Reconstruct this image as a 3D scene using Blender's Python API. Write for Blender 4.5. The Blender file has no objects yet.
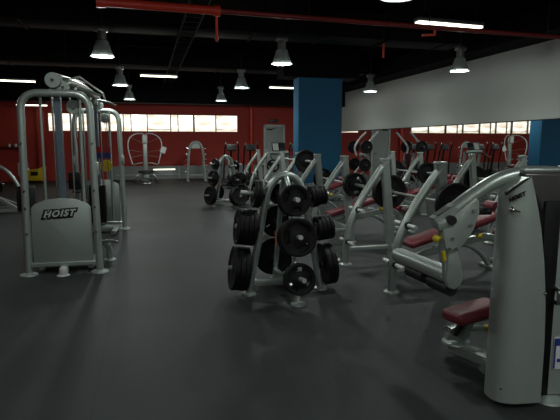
import bpy, bmesh, math, random
from mathutils import Vector, Matrix
random.seed(7)
SC = bpy.context.scene
COL = SC.collection
R = math.radians
PI = math.pi

# ------------------------------------------------------------------ materials
def lin(c):
    out = []
    for v in c:
        v /= 255.0
        out.append(v / 12.92 if v <= .04045 else ((v + .055) / 1.055) ** 2.4)
    return out

def mat(name, rgb, rough=.5, metal=0.0, var=.12, scale=30.0, bump=0.0, bscale=200.0, spec=.5, coat=0.0):
    """procedural principled material with a soft noise variation of colour and roughness"""
    m = bpy.data.materials.new(name); m.use_nodes = True
    nt = m.node_tree; b = nt.nodes['Principled BSDF']
    c = lin(rgb)
    tc = nt.nodes.new('ShaderNodeTexCoord')
    n = nt.nodes.new('ShaderNodeTexNoise'); n.inputs['Scale'].default_value = scale; n.inputs['Detail'].default_value = 4
    nt.links.new(tc.outputs['Object'], n.inputs['Vector'])
    r = nt.nodes.new('ShaderNodeMixRGB'); r.blend_type = 'MIX'
    r.inputs[1].default_value = [x * (1 - var) for x in c] + [1]
    r.inputs[2].default_value = [min(1, x * (1 + var)) for x in c] + [1]
    nt.links.new(n.outputs['Fac'], r.inputs[0]); nt.links.new(r.outputs[0], b.inputs['Base Color'])
    b.inputs['Roughness'].default_value = rough; b.inputs['Metallic'].default_value = metal
    b.inputs['Specular IOR Level'].default_value = spec
    if coat: b.inputs['Coat Weight'].default_value = coat
    if bump:
        n2 = nt.nodes.new('ShaderNodeTexNoise'); n2.inputs['Scale'].default_value = bscale
        nt.links.new(tc.outputs['Object'], n2.inputs['Vector'])
        bp = nt.nodes.new('ShaderNodeBump'); bp.inputs['Strength'].default_value = bump; bp.inputs['Distance'].default_value = .004
        nt.links.new(n2.outputs['Fac'], bp.inputs['Height']); nt.links.new(bp.outputs[0], b.inputs['Normal'])
    return m

def emis(name, rgb, strength):
    m = bpy.data.materials.new(name); m.use_nodes = True
    b = m.node_tree.nodes['Principled BSDF']; c = lin(rgb)
    b.inputs['Base Color'].default_value = c + [1]
    b.inputs['Emission Color'].default_value = c + [1]; b.inputs['Emission Strength'].default_value = strength
    return m

M = {}
M['silver'] = mat('platinum powder coat', (172, 181, 176), .34, .55, .05, 60)
M['shroud'] = mat('platinum shroud', (166, 174, 169), .4, .4, .05, 40)
M['chrome'] = mat('chrome', (205, 208, 205), .18, 1.0, .04, 20)
M['satin'] = mat('satin steel', (196, 198, 194), .42, .6, .04, 20)
M['white_paint'] = mat('white paint', (205, 208, 205), .45, 0, .04)
M['iron'] = mat('black cast iron', (11, 11, 12), .55, 0, .25, 25, .15, 120, spec=.28)
M['rubber'] = mat('black rubber', (18, 18, 19), .6, 0, .2, 40)
M['blacksteel'] = mat('black steel', (22, 22, 24), .4, .2, .15, 40)
M['pad'] = mat('burgundy vinyl', (110, 33, 43), .45, 0, .1, 60, .12, 400)
M['panel'] = mat('dark smoked panel', (74, 72, 71), .22, .1, .08, 20)
M['yellow'] = mat('yellow plastic', (205, 178, 30), .45, 0, .08)
M['orange'] = mat('orange sticker', (190, 95, 40), .6, 0, .1)
M['blue_label'] = mat('blue sticker', (40, 60, 140), .5, 0, .1)
M['white_label'] = mat('white sticker', (215, 215, 215), .6, 0, .04)
M['red_wall'] = mat('red painted wall', (172, 54, 43), .7, 0, .07, 2.0, .1, 60)
M['dim_red_pipe'] = mat('red pipe paint darkened for dim light', (128, 36, 30), .5, 0, .08, 8)  # pipe's right section: its dimmer light is put into a darker red
M['red_pipe'] = mat('red pipe paint', (222, 66, 48), .4, 0, .08, 8)
M['grey_wall'] = mat('grey painted plaster', (182, 186, 181), .8, 0, .03, 2.0, .05, 80)
M['blue_wall'] = mat('blue painted plaster', (20, 88, 122), .75, 0, .06, 3.0, .05, 80)
M['black_paint'] = mat('black ceiling paint', (9, 9, 10), .9, 0, .3, 3.0, spec=.15)
M['duct'] = mat('dark painted duct', (13, 13, 14), .7, 0, .25, 4.0, spec=.2)
M['lampbody'] = mat('dull aluminium', (120, 124, 122), .35, .7, .06, 12)
_t = M['lampbody_clear'] = mat('frosted clear reflector', (140, 146, 144), .3, .2, .04, 12)
_nt = _t.node_tree; _pb = _nt.nodes['Principled BSDF']; _tr = _nt.nodes.new('ShaderNodeBsdfTranslucent'); _tr.inputs[0].default_value = (.75, .8, .78, 1)
_mx = _nt.nodes.new('ShaderNodeMixShader'); _mx.inputs[0].default_value = .05
_nt.links.new(_pb.outputs[0], _mx.inputs[1]); _nt.links.new(_tr.outputs[0], _mx.inputs[2]); _nt.links.new(_mx.outputs[0], _nt.nodes['Material Output'].inputs[0])
M['lens'] = emis('lamp lens', (240, 255, 246), 14)
M['tube_light'] = emis('fluorescent tube', (250, 246, 222), 4.0)
M['door'] = mat('grey white door', (176, 184, 180), .5, 0, .04, 4)
M['poster_red'] = mat('poster red', (190, 40, 40), .6, 0, .06)
M['poster_blue'] = mat('poster blue', (45, 60, 150), .6, 0, .06)
M['dark_frame'] = mat('dark window frame', (40, 30, 30), .5, .2, .1)
M['paper'] = mat('white paper', (220, 222, 220), .8, 0, .03)
M['letter'] = mat('silver white lettering', (200, 204, 202), .4, .1, .03)
M['letter_dark'] = mat('black lettering', (12, 12, 13), .4, 0, .05)
M['cable'] = mat('black coated cable', (30, 30, 32), .4, .2, .05)
M['steel_blue'] = mat('bluish steel column', (104, 116, 128), .35, .4, .05)
M['sign'] = mat('dark sign face', (62, 46, 46), .4, 0, .1)

def floor_mat():
    m = bpy.data.materials.new('black rolled rubber floor'); m.use_nodes = True
    nt = m.node_tree; b = nt.nodes['Principled BSDF']
    tc = nt.nodes.new('ShaderNodeTexCoord')
    n1 = nt.nodes.new('ShaderNodeTexNoise'); n1.inputs['Scale'].default_value = .9; n1.inputs['Detail'].default_value = 6
    n2 = nt.nodes.new('ShaderNodeTexNoise'); n2.inputs['Scale'].default_value = 160; n2.inputs['Detail'].default_value = 2
    for n in (n1, n2): nt.links.new(tc.outputs['Object'], n.inputs['Vector'])
    ramp = nt.nodes.new('ShaderNodeValToRGB')
    ramp.color_ramp.elements[0].position = .35; ramp.color_ramp.elements[1].position = .7
    ramp.color_ramp.elements[0].color = lin((42, 44, 45)) + [1]; ramp.color_ramp.elements[1].color = lin((52, 55, 56)) + [1]
    nt.links.new(n1.outputs['Fac'], ramp.inputs[0])
    sp = nt.nodes.new('ShaderNodeValToRGB')
    sp.color_ramp.elements[0].position = .35; sp.color_ramp.elements[1].position = .72
    sp.color_ramp.elements[0].color = (.85, .85, .85, 1); sp.color_ramp.elements[1].color = (1.25, 1.25, 1.25, 1)
    nt.links.new(n2.outputs['Fac'], sp.inputs[0])
    mul = nt.nodes.new('ShaderNodeMixRGB'); mul.blend_type = 'MULTIPLY'; mul.inputs[0].default_value = 1
    nt.links.new(ramp.outputs[0], mul.inputs[1]); nt.links.new(sp.outputs[0], mul.inputs[2])
    # seams of the rubber rolls
    br = nt.nodes.new('ShaderNodeTexBrick'); br.inputs['Scale'].default_value = 1.0
    br.inputs['Brick Width'].default_value = 9.0; br.inputs['Row Height'].default_value = 1.22; br.inputs['Mortar Size'].default_value = .006
    br.inputs['Color1'].default_value = (1, 1, 1, 1); br.inputs['Color2'].default_value = (.96, .96, .96, 1); br.inputs['Mortar'].default_value = (.8, .8, .8, 1)
    mp = nt.nodes.new('ShaderNodeMapping'); mp.inputs['Rotation'].default_value = (0, 0, R(90)); mp.inputs['Location'].default_value = (.2, .35, 0)
    nt.links.new(tc.outputs['Object'], mp.inputs['Vector']); nt.links.new(mp.outputs[0], br.inputs['Vector'])
    mul2 = nt.nodes.new('ShaderNodeMixRGB'); mul2.blend_type = 'MULTIPLY'; mul2.inputs[0].default_value = 1
    nt.links.new(mul.outputs[0], mul2.inputs[1]); nt.links.new(br.outputs['Color'], mul2.inputs[2])
    nt.links.new(mul2.outputs[0], b.inputs['Base Color'])
    b.inputs['Roughness'].default_value = .6; b.inputs['Specular IOR Level'].default_value = .26
    bp = nt.nodes.new('ShaderNodeBump'); bp.inputs['Strength'].default_value = .25; bp.inputs['Distance'].default_value = .003
    nt.links.new(n2.outputs['Fac'], bp.inputs['Height']); nt.links.new(bp.outputs[0], b.inputs['Normal'])
    return m
M['floor'] = floor_mat()

def mosaic_mat():
    m = bpy.data.materials.new('grey mosaic cladding'); m.use_nodes = True
    nt = m.node_tree; b = nt.nodes['Principled BSDF']
    tc = nt.nodes.new('ShaderNodeTexCoord')
    v = nt.nodes.new('ShaderNodeTexVoronoi'); v.inputs['Scale'].default_value = 16
    nt.links.new(tc.outputs['Object'], v.inputs['Vector'])
    ramp = nt.nodes.new('ShaderNodeValToRGB')
    ramp.color_ramp.elements[0].color = lin((150, 155, 152)) + [1]; ramp.color_ramp.elements[0].position = .3
    ramp.color_ramp.elements[1].color = lin((80, 84, 84)) + [1]; ramp.color_ramp.elements[1].position = .62
    nt.links.new(v.outputs['Distance'], ramp.inputs[0]); nt.links.new(ramp.outputs[0], b.inputs['Base Color'])
    b.inputs['Roughness'].default_value = .35; b.inputs['Metallic'].default_value = .3
    return m
M['mosaic'] = mosaic_mat()
M['base_grey'] = mat('grey steel skirting', (142, 146, 145), .4, .3, .08, 3)

def window_mat():
    """overexposed daylight through a pane: pale sky with faint cream and rosy shapes of the street outside"""
    m = bpy.data.materials.new('daylit window pane'); m.use_nodes = True
    nt = m.node_tree; b = nt.nodes['Principled BSDF']
    tc = nt.nodes.new('ShaderNodeTexCoord')
    mp = nt.nodes.new('ShaderNodeMapping'); mp.inputs['Scale'].default_value = (1.2, 1, 3.2)
    nt.links.new(tc.outputs['Object'], mp.inputs['Vector'])
    n = nt.nodes.new('ShaderNodeTexNoise'); n.inputs['Scale'].default_value = 1.3; n.inputs['Detail'].default_value = 1.5
    nt.links.new(mp.outputs[0], n.inputs['Vector'])
    ramp = nt.nodes.new('ShaderNodeValToRGB')
    ramp.color_ramp.elements[0].position = .34; ramp.color_ramp.elements[1].position = .56
    ramp.color_ramp.elements[0].color = (.66, .54, .40, 1); ramp.color_ramp.elements[1].color = (1.0, .97, .86, 1)
    nt.links.new(n.outputs['Fac'], ramp.inputs[0])
    b.inputs['Base Color'].default_value = (.05, .05, .05, 1); b.inputs['Roughness'].default_value = .1
    nt.links.new(ramp.outputs[0], b.inputs['Emission Color']); b.inputs['Emission Strength'].default_value = 1.55
    return m
M['pane'] = window_mat()
mm = bpy.data.materials.new('wall mirror'); mm.use_nodes = True
_b = mm.node_tree.nodes['Principled BSDF']; _b.inputs['Metallic'].default_value = 1; _b.inputs['Roughness'].default_value = .015
_b.inputs['Base Color'].default_value = (.80, .82, .81, 1)
M['mirror'] = mm

# ------------------------------------------------------------------ mesh builder
def catmull(pts, n=6, closed=False):
    P = [Vector(p) for p in pts]
    if len(P) < 3: return P
    out = []
    N = len(P)
    segs = N if closed else N - 1
    for i in range(segs):
        if closed:
            p0, p1, p2, p3 = P[(i - 1) % N], P[i], P[(i + 1) % N], P[(i + 2) % N]
        else:
            p1, p2 = P[i], P[i + 1]
            p0 = P[i - 1] if i else p1 * 2 - p2
            p3 = P[i + 2] if i + 2 < N else p2 * 2 - p1
        for k in range(n):
            t = k / n
            out.append(.5 * ((2 * p1) + (p2 - p0) * t + (2 * p0 - 5 * p1 + 4 * p2 - p3) * t * t + (3 * p1 - p0 - 3 * p2 + p3) * t ** 3))
    if not closed: out.append(P[-1])
    return out

def fillet(pts, r, n=5):
    """polyline with rounded corners"""
    P = [Vector(p) for p in pts]; out = [P[0]]
    for i in range(1, len(P) - 1):
        a, b, c = P[i - 1], P[i], P[i + 1]
        d1 = (a - b); d2 = (c - b)
        rr = min(r, d1.length * .49, d2.length * .49)
        s = b + d1.normalized() * rr; e = b + d2.normalized() * rr
        for k in range(n + 1):
            t = k / n
            out.append(s * (1 - t) ** 2 + b * 2 * t * (1 - t) + e * t * t)
    out.append(P[-1]); return out

class MB:
    def __init__(s): s.bm = bmesh.new()
    def box(s, c, d, rot=None, bev=0.0, seg=2):
        t = bmesh.new(); bmesh.ops.create_cube(t, size=1)
        for v in t.verts: v.co = Vector((v.co.x * d[0], v.co.y * d[1], v.co.z * d[2]))
        if bev: bmesh.ops.bevel(t, geom=t.edges[:], offset=bev, segments=seg, affect='EDGES', profile=.5)
        m = Matrix.Translation(c)
        if rot is not None:
            from mathutils import Euler
            m = m @ Euler(rot, 'XYZ').to_matrix().to_4x4()
        t.transform(m); s._add(t); return s
    def _add(s, t):
        me = bpy.data.meshes.new('tmp'); t.to_mesh(me); t.free(); s.bm.from_mesh(me); bpy.data.meshes.remove(me)
    def tube(s, pts, r, seg=12, cap=True, r2=None, rect=None, up=None):
        """sweep a circle (or rect=(w,h)) along the points"""
        P = [Vector(p) for p in pts]; n = len(P)
        T = []
        for i in range(n):
            a = P[max(0, i - 1)]; b = P[min(n - 1, i + 1)]
            T.append((b - a).normalized())
        U = Vector(up) if up else (Vector((0, 0, 1)) if abs(T[0].z) < .9 else Vector((0, 1, 0)))
        x = T[0].cross(U).normalized(); rings = []
        for i in range(n):
            x = (x - T[i] * x.dot(T[i])).normalized(); y = T[i].cross(x)
            rad = r if r2 is None else r + (r2 - r) * i / (n - 1)
            if rect:
                w, h = rect[0] / 2, rect[1] / 2; b = min(w, h) * .3
                prof = [(w - b, -h), (w, -h + b), (w, h - b), (w - b, h), (-w + b, h), (-w, h - b), (-w, -h + b), (-w + b, -h)]
            else:
                prof = [(rad * math.cos(2 * PI * k / seg), rad * math.sin(2 * PI * k / seg)) for k in range(seg)]
            rings.append([s.bm.verts.new(P[i] + x * u + y * v) for u, v in prof])
        m = len(rings[0])
        for i in range(n - 1):
            for k in range(m):
                s.bm.faces.new((rings[i][k], rings[i][(k + 1) % m], rings[i + 1][(k + 1) % m], rings[i + 1][k]))
        if cap:
            s.bm.faces.new(rings[0][::-1]); s.bm.faces.new(rings[-1])
        return s
    def cyl(s, a, b, r, r2=None, seg=16): return s.tube([a, b], r, seg, True, r2)
    def lathe(s, prof, o=(0, 0, 0), axis=(0, 0, 1), seg=28, closed=False):
        """prof = [(radius, height)...] turned about axis through o"""
        ax = Vector(axis).normalized(); q = Vector((0, 0, 1)).rotation_difference(ax)
        rings = []; o = Vector(o)
        for r, h in prof:
            if r < 1e-6: rings.append([s.bm.verts.new(o + q @ Vector((0, 0, h)))])
            else: rings.append([s.bm.verts.new(o + q @ Vector((r * math.cos(2 * PI * k / seg), r * math.sin(2 * PI * k / seg), h))) for k in range(seg)])
        prs = list(zip(rings, rings[1:]))
        if closed: prs.append((rings[-1], rings[0]))
        for A, B in prs:
            for k in range(seg):
                j = (k + 1) % seg
                if len(A) == 1 and len(B) == 1: continue
                if len(A) == 1: s.bm.faces.new((A[0], B[j], B[k]))
                elif len(B) == 1: s.bm.faces.new((A[k], A[j], B[0]))
                else: s.bm.faces.new((A[k], A[j], B[j], B[k]))
        return s
    def prism(s, poly, ext, bev=0.0, seg=2):
        """closed polygon (3D points) extruded by vector ext"""
        t = bmesh.new(); vs = [t.verts.new(p) for p in poly]; f = t.faces.new(vs)
        g = bmesh.ops.extrude_face_region(t, geom=[f])
        bmesh.ops.translate(t, vec=Vector(ext), verts=[v for v in g['geom'] if isinstance(v, bmesh.types.BMVert)])
        bmesh.ops.recalc_face_normals(t, faces=t.faces[:])
        if bev: bmesh.ops.bevel(t, geom=t.edges[:], offset=bev, segments=seg, affect='EDGES', profile=.5)
        s._add(t); return s
    def sphere(s, c, r, sc=(1, 1, 1), seg=14):
        t = bmesh.new(); bmesh.ops.create_uvsphere(t, u_segments=seg, v_segments=max(6, seg // 2), radius=r)
        for v in t.verts: v.co = Vector((v.co.x * sc[0], v.co.y * sc[1], v.co.z * sc[2])) + Vector(c)
        s._add(t); return s
    def build(s, name, m, parent=None, loc=None, rot=None, label=None):
        bmesh.ops.recalc_face_normals(s.bm, faces=s.bm.faces[:])
        me = bpy.data.meshes.new(name); s.bm.to_mesh(me); s.bm.free()
        me.shade_smooth(); me.set_sharp_from_angle(angle=R(38))
        me.materials.append(M[m] if isinstance(m, str) else m)
        o = bpy.data.objects.new(name, me); COL.objects.link(o)
        if parent: o.parent = parent
        if loc: o.location = loc
        if rot: o.rotation_euler = rot
        if label: o['label'] = label
        return o

def tag(o, label=None, cat=None, group=None, kind=None):
    if label: o['label'] = label
    if cat: o['category'] = cat
    if group: o['group'] = group
    if kind: o['kind'] = kind
    return o

def thing(name, label, cat, loc=(0, 0, 0), rz=0.0, group=None):
    o = bpy.data.objects.new(name, None); COL.objects.link(o); o.empty_display_size = .2
    o.location = loc; o.rotation_euler = (0, 0, rz)
    return tag(o, label, cat, group)

def struct(name, mb, m): return tag(mb.build(name, m), kind='structure')

def dup(o, parent=None):
    c = o.copy(); COL.objects.link(c)
    if parent: c.parent = parent
    for ch in list(o.children): dup(ch, c)
    return c

def text_mesh(name, body, size, m, parent, loc, rot, shear=.25, off=.0, depth=.002, spacing=1.0, align='CENTER'):
    cu = bpy.data.curves.new('t', 'FONT'); cu.body = body; cu.size = size; cu.shear = shear; cu.offset = off
    cu.extrude = depth; cu.align_x = align; cu.space_character = spacing; cu.resolution_u = 3
    to = bpy.data.objects.new('t', cu); COL.objects.link(to)
    dg = bpy.context.evaluated_depsgraph_get(); dg.update()
    me = bpy.data.meshes.new_from_object(to.evaluated_get(dg)); me.name = name
    bpy.data.objects.remove(to); bpy.data.curves.remove(cu)
    me.materials.clear(); me.materials.append(M[m])
    o = bpy.data.objects.new(name, me); COL.objects.link(o); o.parent = parent
    o.location = loc; o.rotation_euler = rot
    return o

# ------------------------------------------------------------------ the setting
D = 22.5          # back wall
MX = 8.4          # mirror wall
LX = -7.5
BY = -4.0
CZ = 4.5
struct('floor', MB().box(((LX + MX) / 2, (D + BY) / 2, -.05), (MX - LX + .6, D - BY + .6, .1)), 'floor')
struct('ceiling', MB().box(((LX + MX) / 2, (D + BY) / 2, CZ + .05), (MX - LX + .6, D - BY + .6, .1)), 'black_paint')
struct('wall_left', MB().box((LX - .1, (D + BY) / 2, CZ / 2), (.2, D - BY, CZ)), 'red_wall')
struct('wall_rear', MB().box(((LX + MX) / 2, BY - .1, CZ / 2), (MX - LX + .4, .2, CZ)), 'grey_wall')
# back wall with window openings, built of pieces around the holes
WZ0, WZ1 = 2.045, 2.79
W0 = -3.81; PW = .985
wins = [(W0 + PW * i, W0 + PW * (i + 1)) for i in range(8)] + [(6.85, 7.83)]
bw = MB()
bw.box(((LX + MX) / 2, D + .1, WZ0 / 2), (MX - LX + .4, .2, WZ0))
bw.box(((LX + MX) / 2, D + .1, (WZ1 + CZ) / 2), (MX - LX + .4, .2, CZ - WZ1))
for a, b in ((LX - .2, wins[0][0]), (wins[7][1], wins[8][0]), (wins[8][1], MX + .2)):
    bw.box(((a + b) / 2, D + .1, (WZ0 + WZ1) / 2), (b - a, .2, WZ1 - WZ0))
struct('wall_back', bw, 'red_wall')
for i, (a, b) in enumerate(wins):
    t = bpy.data.objects.new('window_%d' % (i + 1), None); COL.objects.link(t); t.location = ((a + b) / 2, D, WZ0); tag(t, kind='structure')
    w = b - a; h = WZ1 - WZ0
    f = MB()
    lt = .05 if i in (2, 6) else .02
    f.box((-w / 2 + lt / 2, .06, h / 2), (lt, .1, h)); f.box((w / 2 - .01, .06, h / 2), (.02, .1, h))
    f.box((0, .06, .01), (w, .1, .02)); f.box((0, .06, h - .01), (w, .1, .02))
    if i in (0, 2, 3, 5): f.box((-w * .18, .07, h / 2), (.035, .06, h))
    f.build('window_frame', 'dark_frame', t)
    MB().box((0, .12, h / 2), (w - .02, .012, h - .02)).build('pane', 'pane', t)
    if i in (1, 4, 7):
        MB().box((0, .075, h * .14), (w - .08, .02, .02)).build('rail', 'dark_frame', t)
# right wall: mirror below, lit grey bulkhead above, black band under the ceiling
struct('wall_right', MB().box((MX + .16, (D + BY) / 2, CZ / 2), (.2, D - BY, CZ)), 'grey_wall')
struct('trim_1', MB().box((MX + .0, (D + BY) / 2, 2.885), (.12, D - BY, 1.63)), 'grey_wall')
struct('wall_mirror', MB().box((MX + .03, (D + 1.0) / 2, 1.185), (.04, D - 1.0, 1.73)), 'mirror')
struct('trim_2', MB().box((MX + .035, (D + 1.0) / 2, 2.06), (.07, D - 1.0, .022)), 'blacksteel')
struct('baseboard_right', MB().box((MX + .02, (D + 1.0) / 2, .16), (.06, D - 1.0, .32)), 'mosaic')
struct('baseboard_back', MB().box(((-1.6 + 5.2) / 2, D - .02, .285), (6.8, .06, .57)), 'base_grey')
struct('trim_8', MB().box((1.42, D - .06, .28), (.03, .03, .52)).box((.1, D - .06, .2), (2.6, .03, .025)), 'white_paint')
struct('trim_3', MB().box((MX - .35, (D + BY) / 2, 3.95), (.9, D - BY, .5)), 'black_paint')
# blue column with its mosaic plinth
struct('wall_column', MB().box((4.55, 13.05, CZ / 2 + .2), (1.22, .48, CZ - .4), bev=.004), 'blue_wall')
struct('baseboard_column', MB().box((4.55, 13.05, .24), (1.28, .54, .48), bev=.004), 'mosaic')
# black block and dark beams below the ceiling
struct('trim_4', MB().box((4.55, 13.05, 3.88), (2.1, .7, 1.24)), 'black_paint')  # added over the column to stand in for shade above the lamps
struct('trim_5', MB().box(((LX + MX) / 2, 20.6, 3.8), (MX - LX, .5, 1.4)), 'black_paint')
struct('trim_6', MB().box(((LX + MX) / 2, 5.6, 4.2), (MX - LX, .5, .6)), 'black_paint')
# red pilaster left of the windows
struct('trim_7', MB().box((-4.05, D - .12, 1.62), (.26, .24, 3.24)), 'red_wall')

# door with frame, closer and handle
d = bpy.data.objects.new('door_1', None); COL.objects.link(d); d.location = (5.74, D, 0); tag(d, kind='structure')
MB().box((0, -.03, 1.15), (.84, .05, 2.3), bev=.004).build('door_leaf', 'door', d)
fr = MB(); fr.box((-.46, -.04, 1.18), (.09, .09, 2.36)); fr.box((.46, -.04, 1.18), (.09, .09, 2.36)); fr.box((0, -.04, 2.35), (1.01, .09, .09))
fr.build('door_frame', 'white_paint', d)
MB().box((-.22, -.075, 2.18), (.26, .05, .06), bev=.006).cyl((-.1, -.09, 2.2), (.1, -.08, 2.24), .012).build('door_closer', 'blacksteel', d)
MB().cyl((.33, -.055, 1.05), (.33, -.12, 1.05), .016).cyl((.33, -.115, 1.05), (.2, -.115, 1.05), .012).build('door_handle', 'chrome', d)
s = thing('door_sign', 'dark rectangular sign on the red wall above the door', 'sign', (5.7, D - .005, 2.5))
MB().box((0, -.02, .07), (.42, .03, .15), bev=.006).build('sign_panel', 'sign', s)

# ------------------------------------------------------------------ ceiling services
def run(name, label, cat, pts, r, m, couplings=(), rz=6):
    t = thing(name, label, cat, pts[0])
    o = Vector(pts[0])
    MB().tube([Vector(p) - o for p in pts], r, 14).build('pipe', m, t)
    if couplings:
        for a, b in couplings: MB().cyl(Vector(a) - o, Vector(b) - o, r * 1.25, seg=14).build('coupling', m, t)
    return t
t = run('sprinkler_pipe', 'long red sprinkler main running across under the black ceiling', 'pipe', [(-.54, 7.08, 3.35), (1.06, 7.135, 3.35)], .057, 'red_pipe',
        [((-.54, 7.08, 3.35), (-.43, 7.084, 3.35)), ((.97, 7.132, 3.35), (1.06, 7.135, 3.35))])
MB().cyl((1.6, .055, 0), (7.64, .26, 0), .036, seg=14).build('branch_pipe', 'dim_red_pipe', t, label='thinner red branch pipe, colour darkened for dimmer light')
MB().cyl((1.55, .053, -.02), (1.55, .053, -.36), .018).cyl((1.55, .053, -.36), (1.55, .053, -.41), .027, .012).build('drop', 'red_pipe', t)
MB().cyl((5.0, .17, -.01), (5.0, .17, -.12), .02).cyl((5.0, .17, -.11), (4.78, .165, -.13), .018).build('drop', 'red_pipe', t)
for x in (.45, 2.9, 4.9, 7.2): MB().cyl((x, x * .034, 0), (x, x * .034, 1.15), .007, seg=8).build('hanger', 'blacksteel', t)
run('red_standpipe', 'vertical red standpipe on the back wall left of the door', 'pipe', [(4.66, D - .1, 0), (4.66, D - .1, 3.4)], .075, 'red_pipe',
    [((4.66, D - .1, 1.9), (4.66, D - .1, 2.02))])
t = run('sprinkler_drop', 'short orange-red sprinkler drop hanging above the middle of the benches', 'pipe', [(4.75, 9.6, 3.55), (4.75, 9.6, 3.28)], .022, 'red_pipe')
MB().cyl((0, 0, 0), (0, 0, CZ - 3.55), .01, seg=8).build('hanger', 'blacksteel', t)
def duct(y, z, w, h, x0, x1, label):
    t = thing('air_duct', label, 'duct', (x0, y, z))
    MB().box(((x1 - x0) / 2, 0, 0), (x1 - x0, w, h), bev=.02).build('duct_body', 'duct', t)
    x = .8
    while x < x1 - x0:
        MB().box((x, 0, 0), (.04, w + .05, h + .05)).build('flange', 'duct', t)
        MB().cyl((x + .3, 0, h / 2), (x + .3, 0, CZ - z), .01, seg=8).build('hanger', 'duct', t)
        x += 1.5
duct(10.9, 4.05, .8, .45, LX, 7.3, 'black rectangular air duct nearest the camera of the two crossing the ceiling')
duct(16.3, 4.1, .9, .5, LX, 7.3, 'black rectangular air duct crossing the ceiling behind the blue column')
t = thing('cable_tray', 'dark cable tray running lengthwise below the ceiling left of centre', 'cable tray', (.9, BY + 1, 3.76))
ct = MB(); L = 23
ct.box((-.15, L / 2, 0), (.02, L, .08)); ct.box((.15, L / 2, 0), (.02, L, .08))
for i in range(60): ct.box((0, .2 + i * .385, -.03), (.3, .03, .015))
ct.build('tray', 'duct', t)
for k, (x, y) in enumerate(((-2.2, 7.4), (3.9, 6.6), (-1.6, 12.0))):
    o = MB().cyl((0, 0, 0), (0, 0, 4.5 - 3.4), .012, seg=8).build('hanger_rod', 'duct', loc=(x, y, 3.4))
    tag(o, ['thin dark rod hanging from the ceiling above the near cable tower', 'thin dark rod hanging from the ceiling in front of the long red pipe', 'thin dark rod hanging from the ceiling above the far cable tower'][k], 'rod')

# pendant lamps: bell reflector, driver housing, stem, glowing lens
def make_pendant():
    t = thing('pendant_lamp', 'x', 'lamp', (0, 0, 3.0), 0, 'bell pendant lamps')
    pr = [(.195, 0), (.19, .012), (.155, .08), (.125, .17), (.105, .25), (.07, .27), (0, .27)]
    inn = [(.0, .25), (.065, .25), (.097, .235), (.117, .16), (.147, .075), (.187, .003)]
    MB().lathe(pr[::-1] + inn[::-1], seg=32).build('shade', 'lampbody_clear', t)
    MB().cyl((0, 0, .27), (0, 0, .42), .075, seg=20).box((0, 0, .45), (.2, .14, .08), bev=.01).build('driver_housing', 'lampbody', t)
    MB().cyl((0, 0, .49), (0, 0, 1.5), .012, seg=8).build('stem', 'blacksteel', t)
    MB().lathe([(0, .012), (.1, .012), (.178, .018), (.178, .03), (0, .03)], seg=28).build('lens', 'lens', t)
    return t
def spot(parent, e):
    """the lamp's downward beam and the weak light its clear rim sends sideways"""
    l = bpy.data.lights.new('lamp_beam', 'SPOT'); l.energy = e; l.spot_size = R(168); l.spot_blend = .8; l.shadow_soft_size = .15
    o = bpy.data.objects.new('lamp_beam', l); COL.objects.link(o); o.parent = parent; o.location = (0, 0, -.01)
    p = bpy.data.lights.new('lamp_rim', 'POINT'); p.energy = e * .24; p.shadow_soft_size = .025
    q = bpy.data.objects.new('lamp_rim', p); COL.objects.link(q); q.parent = parent; q.location = (0, 0, -.032)
    for k in (l, p): k.color = (.95, 1.0, .96)
LP = [(-.64, 9.2), (2.5, 9.2), (6.23, 9.15), (-.55, 13.6), (2.53, 13.4), (6.25, 13.4), (-.45, 17.8), (2.6, 17.6), (6.25, 17.7), (2.5, 4.75), (6.25, 4.75), (-.64, 4.75), (2.5, .4), (-.64, .4), (6.25, .4), (2.5, -3.2), (-.64, -3.2), (-3.8, 9.2), (-3.8, 13.5)]
RW = {9: 'nearest lit row', 13: 'middle row', 17: 'farthest row', 4: 'row above the front machines', 0: 'added unseen row above camera', -3: 'added unseen row behind the camera'}  # rows above and behind the camera are unseen, added to light the foreground
proto = make_pendant()
LAMP = 104
for i, (x, y) in enumerate(LP):
    o = proto if i == 0 else dup(proto)
    o.location = (x, y, 3.0)
    side = {-3.8: 'far left', -.64: 'left', -.55: 'left', -.45: 'left', 2.5: 'centre', 2.53: 'centre', 2.6: 'centre'}.get(x, 'right, in front of the grey bulkhead')
    o['label'] = 'bell-shaped lit pendant lamp, %s, %s' % (RW[int(y)], side)
for i, o in enumerate([o for o in SC.objects if o.name.startswith('pendant_lamp')]):
    k = 1.0
    if o.location.y < 6: k = .55
    if o.location.y < 2: k = .6
    if o.location.x < -2: k = .15
    spot(o, LAMP * k)

def fluo(x0, y0, x1, y1, z, label):
    cx, cy = (x0 + x1) / 2, (y0 + y1) / 2; L = math.hypot(x1 - x0, y1 - y0)
    t = thing('fluorescent_light', label, 'ceiling light', (cx, cy, z), math.atan2(y1 - y0, x1 - x0), 'linear ceiling lights')
    MB().box((0, 0, .045), (L, .16, .06), bev=.006).build('housing', 'lampbody', t)
    MB().box((0, 0, .0), (L - .03, .13, .035), bev=.01).build('diffuser', 'tube_light', t)
    for s in (-.42, .42): MB().cyl((s * L, 0, .07), (s * L, 0, CZ - z), .006, seg=6).build('hanger', 'blacksteel', t)
fluo(4.33, 7.6, 5.6, 7.66, 3.5, 'lit linear ceiling light just below the red pipe at right')
fluo(-.07, 15.45, 1.0, 15.5, 3.5, 'lit linear ceiling light above the far end of the open aisle')
fluo(-4.5, 17.75, -3.3, 17.85, 3.5, 'lit linear ceiling light at far left behind the cable tower')
fluo(4.3, 17.5, 5.45, 17.55, 3.5, 'lit linear ceiling light partly hidden by the blue column')
fluo(-4.7, 21.4, -3.6, 21.4, 3.0, 'small lit linear ceiling light low at the back left corner')
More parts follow.
